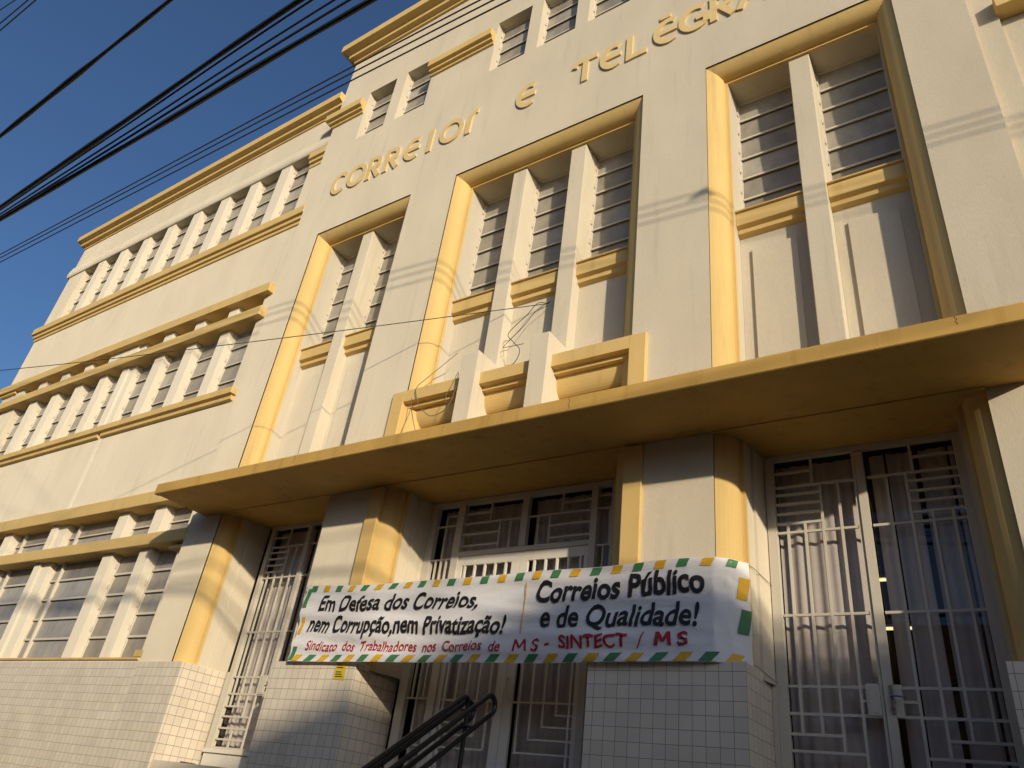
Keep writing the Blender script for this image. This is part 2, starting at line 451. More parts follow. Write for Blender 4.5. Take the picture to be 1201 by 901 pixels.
# third floor
edges = [-27.5] + [v for x in reversed(PX3) for v in (x, x+.46)] + [-14.82]
for x in PX3: pillar(x, x+.46, 15.3, 18.02, LY+.002, YG+.05)
for i in range(0, len(edges), 2): window(edges[i], edges[i+1], 15.34, 18.02, YG, 5)
# second floor
P2 = [(-16.07, -15.68), (-17.52, -17.10), (-18.97, -18.53), (-20.60, -19.95), (-21.80, -21.39), (-23.2, -22.78), (-24.62, -24.18), (-26.06, -25.60)]
for k, (a, b_) in enumerate(P2):
    if k == 3:
        MB().box(a, a+.34, LY+.002, YG+.05, 9.6, 12.5).box(a+.343, b_, LY+.05, YG+.05, 9.6, 12.5).build('pillar', 'pillar_paint', post, .012)
    else: pillar(a, b_, 9.6, 12.5, LY+.002, YG+.05)
MB().box(-21.385, -20.603, LY+.004, YG+.05, 11.98, 12.468).build('wall_block', 'pillar_paint', post, .01)
ed = [-27.12] + [v for p in reversed(P2) for v in p] + [-14.65]
for i in range(0, len(ed), 2):
    window(ed[i], ed[i+1], 9.64, 11.72, YG, 4)
    if i != 8: window(ed[i], ed[i+1], 11.99, 12.466, YG, 1, knobs=False)
# first floor
P1 = [(-15.87, -15.46), (-17.35, -16.93), (-20.47, -19.76), (-22.97, -22.54), (-26.1, -25.66)]
for k, (a, b_) in enumerate(P1):
    if k == 2:
        MB().box(a, a+.30, LY+.002, YG+.05, 3.58, 6.9).box(a+.303, b_, LY+.06, YG+.05, 3.58, 6.9).build('pillar', 'pillar_paint', post, .012)
    else: pillar(a, b_, 3.58, 6.9, LY+.002, YG+.05)
ed = [-28.2] + [v for p in reversed(P1) for v in p] + [-14.42]
for i in range(0, len(ed), 2):
    wd = ed[i+1]-ed[i]
    mu = (ed[i]+.42,) if wd > 1.8 else ()
    window(ed[i], ed[i+1], 3.58, 5.88, YG, 5, mu, knobs=(wd < 1.8), bh=.022); window(ed[i], ed[i+1], 6.14, 6.88, YG, 2, mu, knobs=False)
# small top windows of the centre block
for x in TOPW: window(x, x+1.03, 17.285, 19.235, .25, 4)

# the three tall bays -------------------------------------------------------
def quarter(n=9, r=.25):                    # inset u, depth y
    pr = [(0, 0.0), (0, .025)]
    t0 = math.radians(34)
    for k in range(n):
        t_ = t0+(math.pi/2-t0)*k/(n-1)
        pr.append((r*(math.sin(t_)-math.sin(t0))/(1-math.sin(t0)), .27-(.245)*math.cos(t_)/math.cos(t0)))
    pr += [(.262, .27), (.262, .285), (.30, .285), (.30, .345)]
    return pr
PR = quarter()
for a, b_ in BAYS:
    mb = MB()
    zb, zt = 6.56, 13.87
    rows = []
    for u, y in PR:
        y = y if y > 0 else .001
        rows.append([(a+u, y, zb), (a+u, y, zt-u), (b_-u, y, zt-u), (b_-u, y, zb)])
    mb.strip(rows)
    mb.build('bay_frame', 'yellow_paint', post)
    # inner box: jambs, soffit, panel wall
    ia, ib, it = a+.30, b_-.30, 13.57
    mb = MB()
    mb.face([(ia, .345, 6.56), (ia, .95, 6.56), (ia, .95, it), (ia, .345, it)])
    mb.face([(ib, .345, 6.56), (ib, .95, 6.56), (ib, .95, it), (ib, .345, it)])
    mb.face([(ia, .345, it), (ib, .345, it), (ib, .95, it), (ia, .95, it)])
    mb.build('reveal', 'cream_paint', post)
    n = 2 if b_-a > 4 else 1
    gap = ((ib-ia) - n*.34)/(n+1)
    xs = [(ia+gap*(k+1)+.34*k, ia+gap*(k+1)+.34*(k+1)) for k in range(n)]
    for p, q in xs: pillar(p, q, 6.56, it-.003, .33, .93, 'cream_stucco')
    ed = [ia] + [v for p in xs for v in p] + [ib]
    for k in range(0, len(ed), 2):
        p, q = ed[k], ed[k+1]
        window(p, q, 10.62, it, .83, 6)
        mb = MB().box(p, q, .58, .95, 6.56, 10.44)
        if n == 1: mb.box(p+.19, q-.19, .535, .578, 6.6, 9.76)
        mb.build('wall_panel', 'cream_stucco', post, .006)
        mb = MB()
        mb.prism_x([(.95, 10.46), (.41, 10.46), (.41, 10.20), (.49, 10.17), (.49, 10.08), (.575, 10.05), (.95, 10.05)], p, q)
        mb.prism_x([(.37, 10.463), (.93, 10.463), (.93, 10.60), (.37, 10.495)], p, q)
        mb.build('ledge', 'yellow_paint', post, .01)
        if n == 2:
            pa = p-.30 if k == 0 else p
            qb = q+.30 if k == 4 else q
            mb = MB()
            pr = [(-.06, 8.20), (.56, 8.20), (.56, 6.6), (.36, 6.6), (.36, 7.42), (.22, 7.42), (.22, 7.50), (.34, 7.50)]
            for j in range(9):
                t_ = j/8*math.pi/2
                pr.append((.345-.20*math.sin(t_), 7.865-.33*math.cos(t_)))
            pr += [(.145, 7.885), (.05, 7.885), (.05, 7.96), (-.06, 7.97)]
            mb.prism_x(pr, pa, qb)
            mb.build('planter', 'yellow_paint', post)
    if n == 2:
        for p, q in xs: pillar(p, q, 6.56, 8.58, -.20, .328, 'cream_stucco')
# raised surround of the middle portal
for a, b_ in ((-8.95, -8.664), (-4.196, -3.92)):
    MB().box(a, b_, -.055, .03, 3.47, 6.318).build('architrave', 'yellow_paint', post, .012)
    MB().box(a, b_, -.0625, .03, 6.56, 8.203).build('architrave', 'yellow_paint', post, .012)
MB().box(-8.68, -4.18, .13, .30, 6.56, 7.418).build('wall_panel', 'cream_stucco', post)

# ground floor: piers' rounded yellow corners, jambs, tiles -----------------
for i, (a, b_) in enumerate(BAYS):
    for s, x in ((1, a), (-1, b_)):
        mb = MB()
        mb.strip([[(x+s*u, y if y > 0 else .001, 3.40), (x+s*u, y if y > 0 else .001, ZS)] for u, y in PR])
        mb.build('corner_moulding', 'yellow_paint', post)
        mb = MB()
        mb.strip([[(x+s*u, y, 3.40), (x+s*u, y, ZS)] for u, y in ((.30, .345), (.305, .56), (.34, .565), (.39 if s == 1 else .345, .95))])
        mb.build('reveal', 'cream_stucco', post)
for a, b_ in ((XB0, -12.71), (-10.28, -8.43), (-4.55, -2.625), (-.245, XB1)):
    MB().box(a, b_, -.028, .95, 0.0, 3.47).build('tile_cladding', 'white_tile', post, .004)
MB().box(LX0-.03, XB0-.002, LY-.03, LY+.1, 0.0, 3.50).build('tile_cladding', 'white_tile', post, .004)
# recess ceilings under the canopy and the canopy itself
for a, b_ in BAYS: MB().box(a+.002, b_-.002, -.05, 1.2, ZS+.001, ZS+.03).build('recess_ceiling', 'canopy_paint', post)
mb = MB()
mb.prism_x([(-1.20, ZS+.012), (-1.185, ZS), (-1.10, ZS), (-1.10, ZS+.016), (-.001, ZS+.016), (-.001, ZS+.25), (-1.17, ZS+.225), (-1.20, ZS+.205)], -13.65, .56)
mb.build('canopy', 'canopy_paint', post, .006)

# settlement cracks in the canopy edge
for x, z in ((-4.44, ZS+.03), (-.02, ZS+.10), (-9.7, ZS+.05)):
    cm = MB()
    cm.strip([[(x+.012*math.sin(k*2.1)-.003, -1.2015, z+k*(ZS+.205-z)/6), (x+.012*math.sin(k*2.1)+.004, -1.2015, z+k*(ZS+.205-z)/6)] for k in range(7)])
    cm.build('crack', 'dark_void', post)
# entrance doors --------------------------------------------------------------
YD = .88
def pane(q):
    mb = MB(); mb.face([(q[0], q[2], q[3]), (q[1], q[2], q[3]), (q[1], q[2], q[4]), (q[0], q[2], q[4])]); return mb
def bars(mb, lst, y, th=.030, d=.03, flip=None):
    """('h', x0, x1, z) or ('v', x, z0, z1)"""
    for k, it in enumerate(lst):
        yy = y + (.0025 if it[0] == 'h' else 0.0)
        if it[0] == 'h':
            a, b_ = it[1], it[2]
            if flip is not None: a, b_ = flip-b_, flip-a
            mb.box(a, b_, yy, yy+d, it[3]-th/2, it[3]+th/2)
        else:
            x = it[1] if flip is None else flip-it[1]
            mb.box(x-th/2, x+th/2, yy, yy+d, it[2], it[3])
SIDE = [('h', -2.44, -1.97, 6.06), ('v', -1.97, 5.86, 6.21), ('h', -2.44, -1.46, 5.86), ('v', -1.885, 2.73, 5.86), ('v', -1.67, 2.22, 5.86),
        ('h', -2.44, -1.885, 5.75), ('h', -2.44, -1.885, 5.62), ('h', -2.44, -1.885, 5.49), ('h', -2.44, -1.885, 5.355),
        ('v', -2.31, 2.90, 5.355), ('v', -2.10, 2.90, 5.355), ('h', -2.44, -1.46, 5.235), ('h', -2.44, -1.46, 4.20), ('h', -2.44, -1.46, 3.40),
        ('h', -2.44, -1.46, 3.11), ('h', -2.44, -1.885, 2.90), ('h', -2.44, -1.67, 2.73), ('h', -2.44, -1.67, 2.54), ('h', -2.44, -1.67, 2.36),
        ('v', -2.05, 2.22, 2.54), ('h', -1.67, -1.46, 3.26)]
def side_door(dx):
    X = lambda v: v+dx
    f = MB()
    f.box(X(-2.622), X(-2.562), YD-.02, YD+.06, 2.2, 3.48).box(X(-2.56), X(-2.445), YD-.02, YD+.06, 2.2, 6.31).box(X(-.345), X(-.245), YD-.02, YD+.06, 2.2, 6.31)
    f.box(X(-2.445), X(-.345), YD-.01, YD+.06, 6.24, 6.318).box(X(-2.445), X(-.345), YD-.01, YD+.06, 2.2, 2.24)
    d = f.build('entrance_door', 'grille_paint', post, .004)
    g1 = MB(); bars(g1, [tuple([i[0]]+[i[1]+dx, i[2]+dx, i[3]] if i[0] == 'h' else [i[0], i[1]+dx, i[2], i[3]]) for i in SIDE], YD-.005)
    g1.box(X(-1.475), X(-1.443), YD-.01, YD+.03, 2.24, 6.21)
    g1.build('grille', 'grille_paint', d)
    g2 = MB(); fl = X(-2.44)+X(-.34)
    bars(g2, [tuple([i[0]]+[i[1]+dx, i[2]+dx, i[3]] if i[0] == 'h' else [i[0], i[1]+dx, i[2], i[3]]) for i in SIDE], YD-.005, flip=fl)
    g2.box(X(-1.435), X(-1.34), YD-.03, YD+.04, 2.24, 6.213)
    g2.build('grille', 'grille_paint', d)
    MB().box(X(-1.615), X(-1.478), YD-.02, YD+.035, 3.115, 3.435).box(X(-1.59), X(-1.50), YD-.026, YD-.022, 3.14, 3.40).build('lock_plate', 'grille_paint', d, .003)
    MB().box(X(-1.337), X(-1.26), YD-.02, YD+.035, 3.10, 3.43).build('lock_plate', 'grille_paint', d, .003)
    h = MB(); h.box(X(-1.375), X(-1.345), YD-.05, YD-.032, 3.13, 3.42)
    h.tube([(X(-1.36), YD-.05, 3.30), (X(-1.36), YD-.10, 3.30), (X(-1.30), YD-.105, 3.30), (X(-1.23), YD-.10, 3.295)], .011, 8)
    h.tube([(X(-1.36), YD-.052, 3.20), (X(-1.36), YD-.075, 3.20)], .017, 10)
    h.build('door_handle', 'chrome', d, smooth=False)
    pane((X(-2.44), X(-.35), YD+.10, 2.25, 6.21)).build('door_glass', 'clear_glass', d, keep=True)
    return d
dC = side_door(0.0)
dA = side_door(-9.96)
for dx in (0, -9.96):
    MB().box(-2.622+dx, -.248+dx, .865, 1.1, 0, 2.13).box(-2.622+dx, -.248+dx, .83, 1.1, 2.133, 2.199).build('threshold', 'white_paint', post, .008)
# middle door
f = MB()
f.box(-8.31, -8.15, YD-.02, YD+.08, 1.96, 6.31).box(-4.82, -4.53, YD-.02, YD+.08, 1.96, 6.31)
f.box(-7.69, -7.55, YD-.04, YD+.07, 1.96, 6.22).box(-5.15, -5.04, YD-.04, YD+.07, 1.96, 6.22)
f.box(-6.40, -6.28, YD-.03, YD+.06, 5.39, 6.22).box(-8.15, -4.82, YD-.02, YD+.07, 6.22, 6.31)
f.box(-7.55, -5.15, YD-.03, YD+.06, 5.315, 5.387)
dB = f.build('entrance_door', 'grille_paint', post, .004)
TL = [('v', -7.03, 5.875, 6.22), ('h', -7.55, -7.03, 6.05), ('h', -7.55, -6.40, 5.875), ('h', -7.55, -6.82, 5.69), ('h', -7.55, -6.82, 5.49), ('v', -6.82, 5.39, 5.875), ('v', -6.61, 5.39, 5.875)]
g1 = MB(); bars(g1, TL, YD, .03); bars(g1, TL, YD, .03, flip=-12.68-.02); g1.build('transom_grille', 'grille_paint', dB)
SL = [('v', -7.93, 2.0, 5.875), ('h', -8.15, -7.69, 5.875), ('h', -7.93, -7.69, 6.05), ('v', -7.935, 5.875, 6.05), ('h', -8.15, -7.69, 5.29), ('h', -8.15, -7.69, 3.14), ('h', -8.15, -7.69, 2.5), ('v', -8.04, 3.14, 5.29), ('v', -7.82, 3.14, 5.29)]
g1 = MB(); bars(g1, SL, YD, .026); g1.build('side_grille', 'grille_paint', dB)
SR = [('v', -4.93, 2.0, 5.30), ('h', -5.04, -4.82, 5.875), ('h', -5.04, -4.82, 6.08), ('v', -4.845, 5.30, 5.875), ('h', -5.04, -4.82, 5.30), ('h', -5.04, -4.82, 3.14), ('h', -5.04, -4.82, 2.5)]
g1 = MB(); bars(g1, SR, YD, .026); g1.build('side_grille', 'grille_paint', dB)
for s in (0, 1):
    X = (lambda v: v) if s == 0 else (lambda v: -12.70-v)
    lf = MB()
    def bx(a, b_, *r):
        a, b_ = X(a), X(b_); lf.box(min(a, b_), max(a, b_), *r)
    bx(-7.547, -7.47, YD, YD+.045, 1.98, 5.312); bx(-6.50, -6.353, YD, YD+.045, 1.98, 5.312)
    bx(-7.47, -6.50, YD, YD+.045, 5.16, 5.312); bx(-7.47, -6.50, YD, YD+.045, 1.98, 2.2)
    for x in (-7.40, -7.20, -7.0, -6.80, -6.60): bx(x-.03, x+.005, YD+.002, YD+.04, 3.14 if x > -7.3 else 2.2, 5.16)
    for k, (x, z) in enumerate(((-7.47, 3.13), (-7.2, 2.98), (-7.0, 2.83), (-6.80, 2.67), (-6.60, 2.50))):
        if k == 0: bx(-7.47, -6.5, YD+.005, YD+.038, z-.013, z+.013)
        else: bx(-7.47, x, YD+.005, YD+.038, z-.013, z+.013)
        if k: bx(x-.026, x, YD+.003, YD+.036, z-.0, 3.14)
    if s == 1: lf.tube([(-6.30, YD-.01, 3.45), (-6.30, YD-.06, 3.42), (-6.29, YD-.07, 3.28), (-6.26, YD-.05, 3.17), (-6.23, YD-.01, 3.13)], .014, 8)
    lf.build('door_leaf', 'white_paint', dB, .003)
pane((-8.15, -4.82, YD+.12, 2.0, 6.22)).build('door_glass', 'clear_glass', dB, keep=True)
# rooms behind the doors
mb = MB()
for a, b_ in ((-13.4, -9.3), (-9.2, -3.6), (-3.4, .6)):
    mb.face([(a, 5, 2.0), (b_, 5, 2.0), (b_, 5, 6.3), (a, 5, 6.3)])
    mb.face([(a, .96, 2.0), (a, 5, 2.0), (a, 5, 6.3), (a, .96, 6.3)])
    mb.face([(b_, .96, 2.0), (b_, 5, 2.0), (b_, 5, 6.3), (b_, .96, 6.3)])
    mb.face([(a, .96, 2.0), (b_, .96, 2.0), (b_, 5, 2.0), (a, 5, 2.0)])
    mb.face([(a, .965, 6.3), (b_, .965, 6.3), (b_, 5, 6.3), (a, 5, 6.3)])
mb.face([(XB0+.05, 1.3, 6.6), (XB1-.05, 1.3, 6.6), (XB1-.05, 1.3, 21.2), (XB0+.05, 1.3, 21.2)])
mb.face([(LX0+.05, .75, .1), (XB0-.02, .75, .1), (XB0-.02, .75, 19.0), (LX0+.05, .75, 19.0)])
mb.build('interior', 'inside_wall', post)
# air vent in the tiled reveal of the left pier
vt = MB(); vt.box(-12.709, -12.70, .55, .86, 1.50, 1.94)
for k in range(9): vt.box(-12.70, -12.692, .56, .85, 1.52+k*.045, 1.54+k*.045)
vt.build('air_vent', 'dark_void', post)
# entrance steps
mb = MB()
n = 12
for k in range(n): mb.box(-8.42, -4.56, -.35-.30*k, -.35-.30*(k-1) if k else .87, 0, 1.95-(k)*(1.95/n))
mb.build('stairs', 'paving', post, .008)

# raised letters: rounded strokes --------------------------------------------
def arc(cx, cz, rx, rz, a0, a1, n=18):
    return [(cx+rx*math.cos(math.radians(a0+(a1-a0)*k/n)), cz+rz*math.sin(math.radians(a0+(a1-a0)*k/n))) for k in range(n+1)]
def letter(strokes, x0, width, z0, h, y=-.0, depth=.036, sw=.135):
    mb = MB()
    for si, st in enumerate(strokes):
        pts = [(x0+p[0]*width, z0+p[1]*h) for p in st]
        L = []; Rr = []
        for i, (px_, pz_) in enumerate(pts):
            q0 = pts[max(i-1, 0)]; q1 = pts[min(i+1, len(pts)-1)]
            if pts[0] == pts[-1] and i in (0, len(pts)-1): q0, q1 = pts[-2], pts[1]
            dx_, dz_ = q1[0]-q0[0], q1[1]-q0[1]; l = math.hypot(dx_, dz_) or 1
            nx, nz_ = -dz_/l*sw/2, dx_/l*sw/2
            L.append((px_+nx, pz_+nz_)); Rr.append((px_-nx, pz_-nz_))
        yf = y-depth-.0025*si
        rows = []
        for i in range(len(pts)):
            rows.append([(L[i][0], y, L[i][1]), (L[i][0], yf, L[i][1]), (Rr[i][0], yf, Rr[i][1]), (Rr[i][0], y, Rr[i][1])])
        mb.strip(rows)
        mb.face(rows[0]); mb.face(list(reversed(rows[-1])))
    return mb.build('letter', 'letter_paint', post)
GL = {
 'C': [arc(.55, .5, .45, .42, 50, 310)],
 'O': [arc(.5, .5, .42, .42, 0, 360, 28)],
 'R': [[(.14, 0), (.14, 1)], [(.14, .92)] + arc(.45, .70, .33, .22, 90, -90, 12) + [(.14, .48)], [(.42, .48), (.86, 0)]],
 'E': [arc(.60, .5, .48, .42, 62, 298), [(.16, .5), (.92, .5)]],
 'I': [[(.5, 0), (.5, 1)]],
 'S': [[(.30, 0), (.30, .55)] + arc(.72, .55, .42, .36, 180, 75, 10)],
 'T': [[(.5, 0), (.5, .98)], [(.0, .72), (.12, .90), (1.0, .90)]],
 'L': [[(.16, 1), (.16, .0)], [(.16, .10), (1.0, .10)]],
 'G': [arc(.52, .5, .46, .42, 55, 318), [(.55, .46), (.98, .46)], [(.90, .50), (.90, .16)]],
 'A': [[(.05, 0), (.5, 1.0)], [(.5, 1.0), (.95, 0)], [(.25, .36), (.75, .36)]],
 'F': [[(.16, 0), (.16, 1)], [(.16, .90), (.95, .90)], [(.16, .5), (.8, .5)]],
}
ZL, HL = 15.15, .78
for ch, x, wd in (('C', -13.15, .55), ('O', -12.56, .66), ('R', -11.86, .52), ('R', -11.27, .55), ('E', -10.62, .54), ('I', -9.98, .40), ('O', -9.48, .70), ('S', -8.74, .42),
                  ('E', -7.30, .54), ('T', -5.82, .54), ('E', -5.20, .52), ('L', -4.60, .46), ('E', -4.0, .54), ('G', -3.44, .60), ('R', -2.84, .52), ('A', -2.30, .62), ('F', -1.55, .45), ('O', -1.02, .66), ('S', -.28, .42)):
    letter(GL[ch], x, wd, ZL-.03*(1 if x > -6 else 0), HL)
MB().box(-3.86, -3.64, -.036, 0, 15.94, 16.06).build('letter', 'letter_paint', post)

# ------------------------------------------------------------------ curtains behind the doors (hang free)
def curtain(x0, x1, z0, z1, y, label, seed, gaps=()):
    rnd = random.Random(seed)
    root = MB()
    x = x0
    segs = []
    last = x0
    for gp in gaps:
        segs.append((last, gp[0])); last = gp[1]
    segs.append((last, x1))
    for a, b_ in segs:
        n = max(6, int((b_-a)/.022)); ph = rnd.random()*6
        cols = []
        for k in range(n+1):
            xx = a+(b_-a)*k/n
            yy = y+.013*math.sin(xx*46+ph)+.012*math.sin(xx*21+ph*2)
            cols.append([(xx, yy, z0), (xx+.01*math.sin(xx*9), yy*1.0, (z0+z1)/2), (xx, yy, z1)])
        root.strip(cols)
    return tag(root.build('curtain', 'curtain_cloth', smooth=True), label, 'curtain', 'curtains behind the entrance doors')
curtain(-2.47, -.36, 2.25, 6.23, 1.08, 'pinkish grey curtain parted in the middle behind the right hand entrance grille', 1, ((-1.42, -1.30), (-1.13, -1.10), (-.80, -.74), (-.44, -.41)))
curtain(-12.43, -10.32, 2.25, 6.23, 1.08, 'pale curtain behind the narrow sunlit grille at the left entrance', 2, ((-11.42, -11.34),))
curtain(-8.16, -4.84, 2.0, 6.23, 1.10, 'long curtain with dark gaps behind the double door under the banner', 3, ((-6.40, -6.27), (-5.30, -5.18)))
for x, y, z, lab in ((-1.9, 3.2, 5.3, 'lit ceiling tube glimpsed through the curtain gap, the nearer one'), (-1.7, 4.3, 4.9, 'lit ceiling tube glimpsed through the curtain gap, the farther one')):
    t_ = MB().box(x-.25, x+.35, y-.03, y+.03, z+.04, z+.08).build('ceiling_lamp', 'white_paint')
    tag(t_, lab, 'lamp', 'tube lamps inside the hall')
    attach(MB().tube([(x-.22, y, z+.015), (x+.32, y, z+.015)], .02, 8).build('lamp_tube', 'lamp_tube'), t_)

# ------------------------------------------------------------------ banner
BX0, BX1, BZ0, BZ1 = -9.86, -2.955, 3.455, 4.645
def ban(s, z, off=0.0):
    """s: length along the banner from its left end; returns a point"""
    x = BX0 + s
    h = (z-BZ0)/(BZ1-BZ0)
    if x <= BX1:
        u = (x-BX0)/(BX1-BX0)
        sag = -.05*math.sin(math.pi*u)*h - .02*math.sin(math.pi*u)*(1-h)
        sag += .010*math.sin(x*3.1)*h
        yy = -.09 - .030*math.sin(math.pi*u) + .017*math.sin(h*8+x*.8) + .012*math.sin(h*15-x*1.3+1) + .009*math.sin(h*31+x*2.1) + .016*math.sin(x*3.3+h*2) * (.3+math.sin(math.pi*u))
        k = min(1, (BX1-x)/.3)
        yy = -.075*(1-k) + yy*k
        return (x, yy-off, z+sag)
    d = x-BX1; q = (BX1, -.075); pts = [(BX1, -.075), (-2.785, .035), (-2.622, .27)]
    for a, b_ in zip(pts[:-1], pts[1:]):
        l = math.hypot(b_[0]-a[0], b_[1]-a[1])
        if d <= l or b_ == pts[-1]:
            f_ = min(1, d/l)
            n_ = ((b_[1]-a[1])/l, -(b_[0]-a[0])/l)
            rip = .008*math.sin(h*15+d*9)
            return (a[0]+(b_[0]-a[0])*f_+n_[0]*(off+rip), a[1]+(b_[1]-a[1])*f_+n_[1]*(off+rip), z+.02*d)
        d -= l
SL_ = (BX1-BX0)+.47
mb = MB()
ns, nz = 260, 26
L1 = BX1-BX0
SS = [L1*i/250 for i in range(251)] + [L1+(SL_-L1)*i/16 for i in range(1, 17)]
mb.strip([[ban(q, BZ0+(BZ1-BZ0)*j/nz) for j in range(nz+1)] for q in SS])
banner = mb.build('protest_banner', 'banner_cloth', None, smooth=True)
banner.location = (0, 0, 0)
tag(banner, 'long white hand painted protest banner with green and yellow border tied across the entrance', 'banner')
def patch(mat, s0, s1, z0, z1, slant, off=.009, n=4):
    rows = []
    for i in range(n+1):
        f_ = i/n
        rows.append([ban(s0+(s1-s0)*f_+slant*(j/3), z0+(z1-z0)*j/3, off) for j in range(4)])
    mb = MB(); mb.strip(rows); mb.build('border_stripe', mat, banner)
gm, ym = 'banner_green', 'banner_yellow'
k = 0; x = .10
while x < SL_-.12:
    big = .13+.012*random.random()
    patch(gm if k % 2 == 0 else ym, x, x+big*.95, BZ1-.105, BZ1-.008, .045)
    patch(gm if k % 2 == 1 else ym, x-.03, x-.03+big*1.1, BZ0+.008, BZ0+.105, .09)
    x += .285+.01*random.random(); k += 1
patch(gm, .02, .11, BZ1-.36, BZ1-.05, .03); patch(ym, .03, .10, BZ0+.42, BZ0+.68, .05); patch(gm, .01, .10, BZ0+.02, BZ0+.22, .06)
patch(ym, SL_-.20, SL_-.05, BZ1-.46, BZ1-.20, .05); patch(gm, SL_-.20, SL_-.05, BZ0+.34, BZ0+.62, .06)
patch(ym, 4.335, 4.352, BZ0+.36, BZ1-.14, .0)
def text_mesh(body, bold, shear):
    cu = bpy.data.curves.new('txt', 'FONT'); cu.body = body; cu.offset = bold; cu.shear = shear; cu.resolution_u = 4; cu.size = 1.0
    o = bpy.data.objects.new('txt', cu); C.objects.link(o)
    bpy.context.view_layer.update()
    me = bpy.data.meshes.new_from_object(o.evaluated_get(bpy.context.evaluated_depsgraph_get()))
    bpy.data.objects.remove(o); bpy.data.curves.remove(cu)
    return me
def paint(into, body, xa, xb, zb_l, zb_r, cap, mat, bold=.022, shear=.22, rot=0):
    me = text_mesh(body, bold, shear)
    bm = bmesh.new(); bm.from_mesh(me); bpy.data.meshes.remove(me)
    bmesh.ops.subdivide_edges(bm, edges=[e for e in bm.edges if e.calc_length() > .25], cuts=2, use_grid_fill=False)
    xs = [v.co.x for v in bm.verts]; mn, mx_ = min(xs), max(xs)
    sc = cap/.73
    rnd = random.Random(body)
    for v in bm.verts:
        f_ = (v.co.x-mn)/(mx_-mn)
        s = xa+(xb-xa)*f_-BX0
        z = zb_l+(zb_r-zb_l)*f_+v.co.y*sc + .010*math.sin(f_*37)
        v.co = Vector(ban(s, z, .013))
    tm = bpy.data.meshes.new('t'); bm.to_mesh(tm); bm.free(); into.bm.from_mesh(tm); bpy.data.meshes.remove(tm)
tx = MB()
paint(tx, 'Em Defesa dos Correios,', -9.44, -6.26, 4.23, 4.205, .25, 'ink_black', .022)
paint(tx, 'nem Corrupção,nem Privatização!', -9.62, -5.76, 3.915, 3.83, .255, 'ink_black', .025)
tx.build('lettering', 'ink_black', banner, keep=True); tx = MB()
paint(tx, 'Correios Público', -5.34, -3.05, 4.22, 4.24, .29, 'ink_black', .029, .12)
paint(tx, 'e de Qualidade!', -5.24, -3.12, 3.895, 3.855, .28, 'ink_black', .022, .14)
tx.build('lettering', 'ink_black', banner, keep=True)
def brush(into, strokes, x0, x1, z0, h, sw):
    for st in strokes:
        P = []
        for a, b_ in zip(st[:-1], st[1:]):
            for k in range(6): P.append((a[0]+(b_[0]-a[0])*k/6, a[1]+(b_[1]-a[1])*k/6))
        P.append(st[-1])
        P = [(x0+(x1-x0)*p[0], z0+h*p[1]) for p in P]
        rows = []
        for i, p in enumerate(P):
            rows.append([ban(p[0]-sw/2-BX0, p[1], .013), ban(p[0]+sw/2-BX0, p[1], .013)])
        into.strip(rows)
EM = [[(0, 0), (.12, 1)], [(.12, 1), (.5, .25)], [(.5, .25), (.90, 1)], [(.90, 1), (1, 0)]]
tx = MB()
paint(tx, 'Sindicato  dos  Trabalhadores  nos  Correios  de', -9.52, -5.80, 3.625, 3.60, .15, 'ink_red', .008, .16)
tx.build('lettering', 'ink_red', banner, keep=True); tx = MB()
paint(tx, '-  SINTECT', -5.14, -3.99, 3.62, 3.63, .155, 'ink_red', .024, .05)
tx.build('lettering', 'ink_red', banner, keep=True); tx = MB()
paint(tx, '/', -3.88, -3.78, 3.61, 3.61, .20, 'ink_red', .0, .2)
tx.build('lettering', 'ink_red', banner, keep=True); tx = MB()
brush(tx, EM, -5.60, -5.42, 3.595, .15, .032); paint(tx, 'S', -5.34, -5.22, 3.60, 3.60, .15, 'ink_red', .008, .1)
tx.build('lettering', 'ink_red', banner, keep=True); tx = MB()
brush(tx, EM, -3.64, -3.47, 3.635, .155, .045); paint(tx, 'S', -3.38, -3.25, 3.635, 3.635, .155, 'ink_red', .02, .0)
tx.build('lettering', 'ink_red', banner, keep=True)
tie = MB()
for z in (BZ0+.03, BZ1-.02):
    tie.tube([ban(SL_-.005, z, .0), (-2.63, .40, z+.02), (-2.55, .86, z-.06)], .004, 5)
    tie.tube([ban(0.005, z, .0), (-9.96, -.045, z), (-10.12, .30, z-.02)], .004, 5)
tie.build('tie_cord', 'wire_pale', banner)

# ------------------------------------------------------------------ sticker below the banner
st = MB(); st.face([(-8.83, -.034, 3.46), (-8.62, -.034, 3.455), (-8.60, -.036, 3.20), (-8.83, -.036, 3.215)])
st = st.build('notice_sticker', 'sticker_yellow')
tag(st, 'small yellow notice stuck to the white tiles just under the banner', 'notice')
tl_ = MB()
for k in range(6):
    z = 3.245+k*.032
    if k == 3: continue
    tl_.box(-8.80, -8.65-.02*(k % 3), -.040, -.0375, z, z+.012)
tl_.build('print_lines', 'ink_black', st)

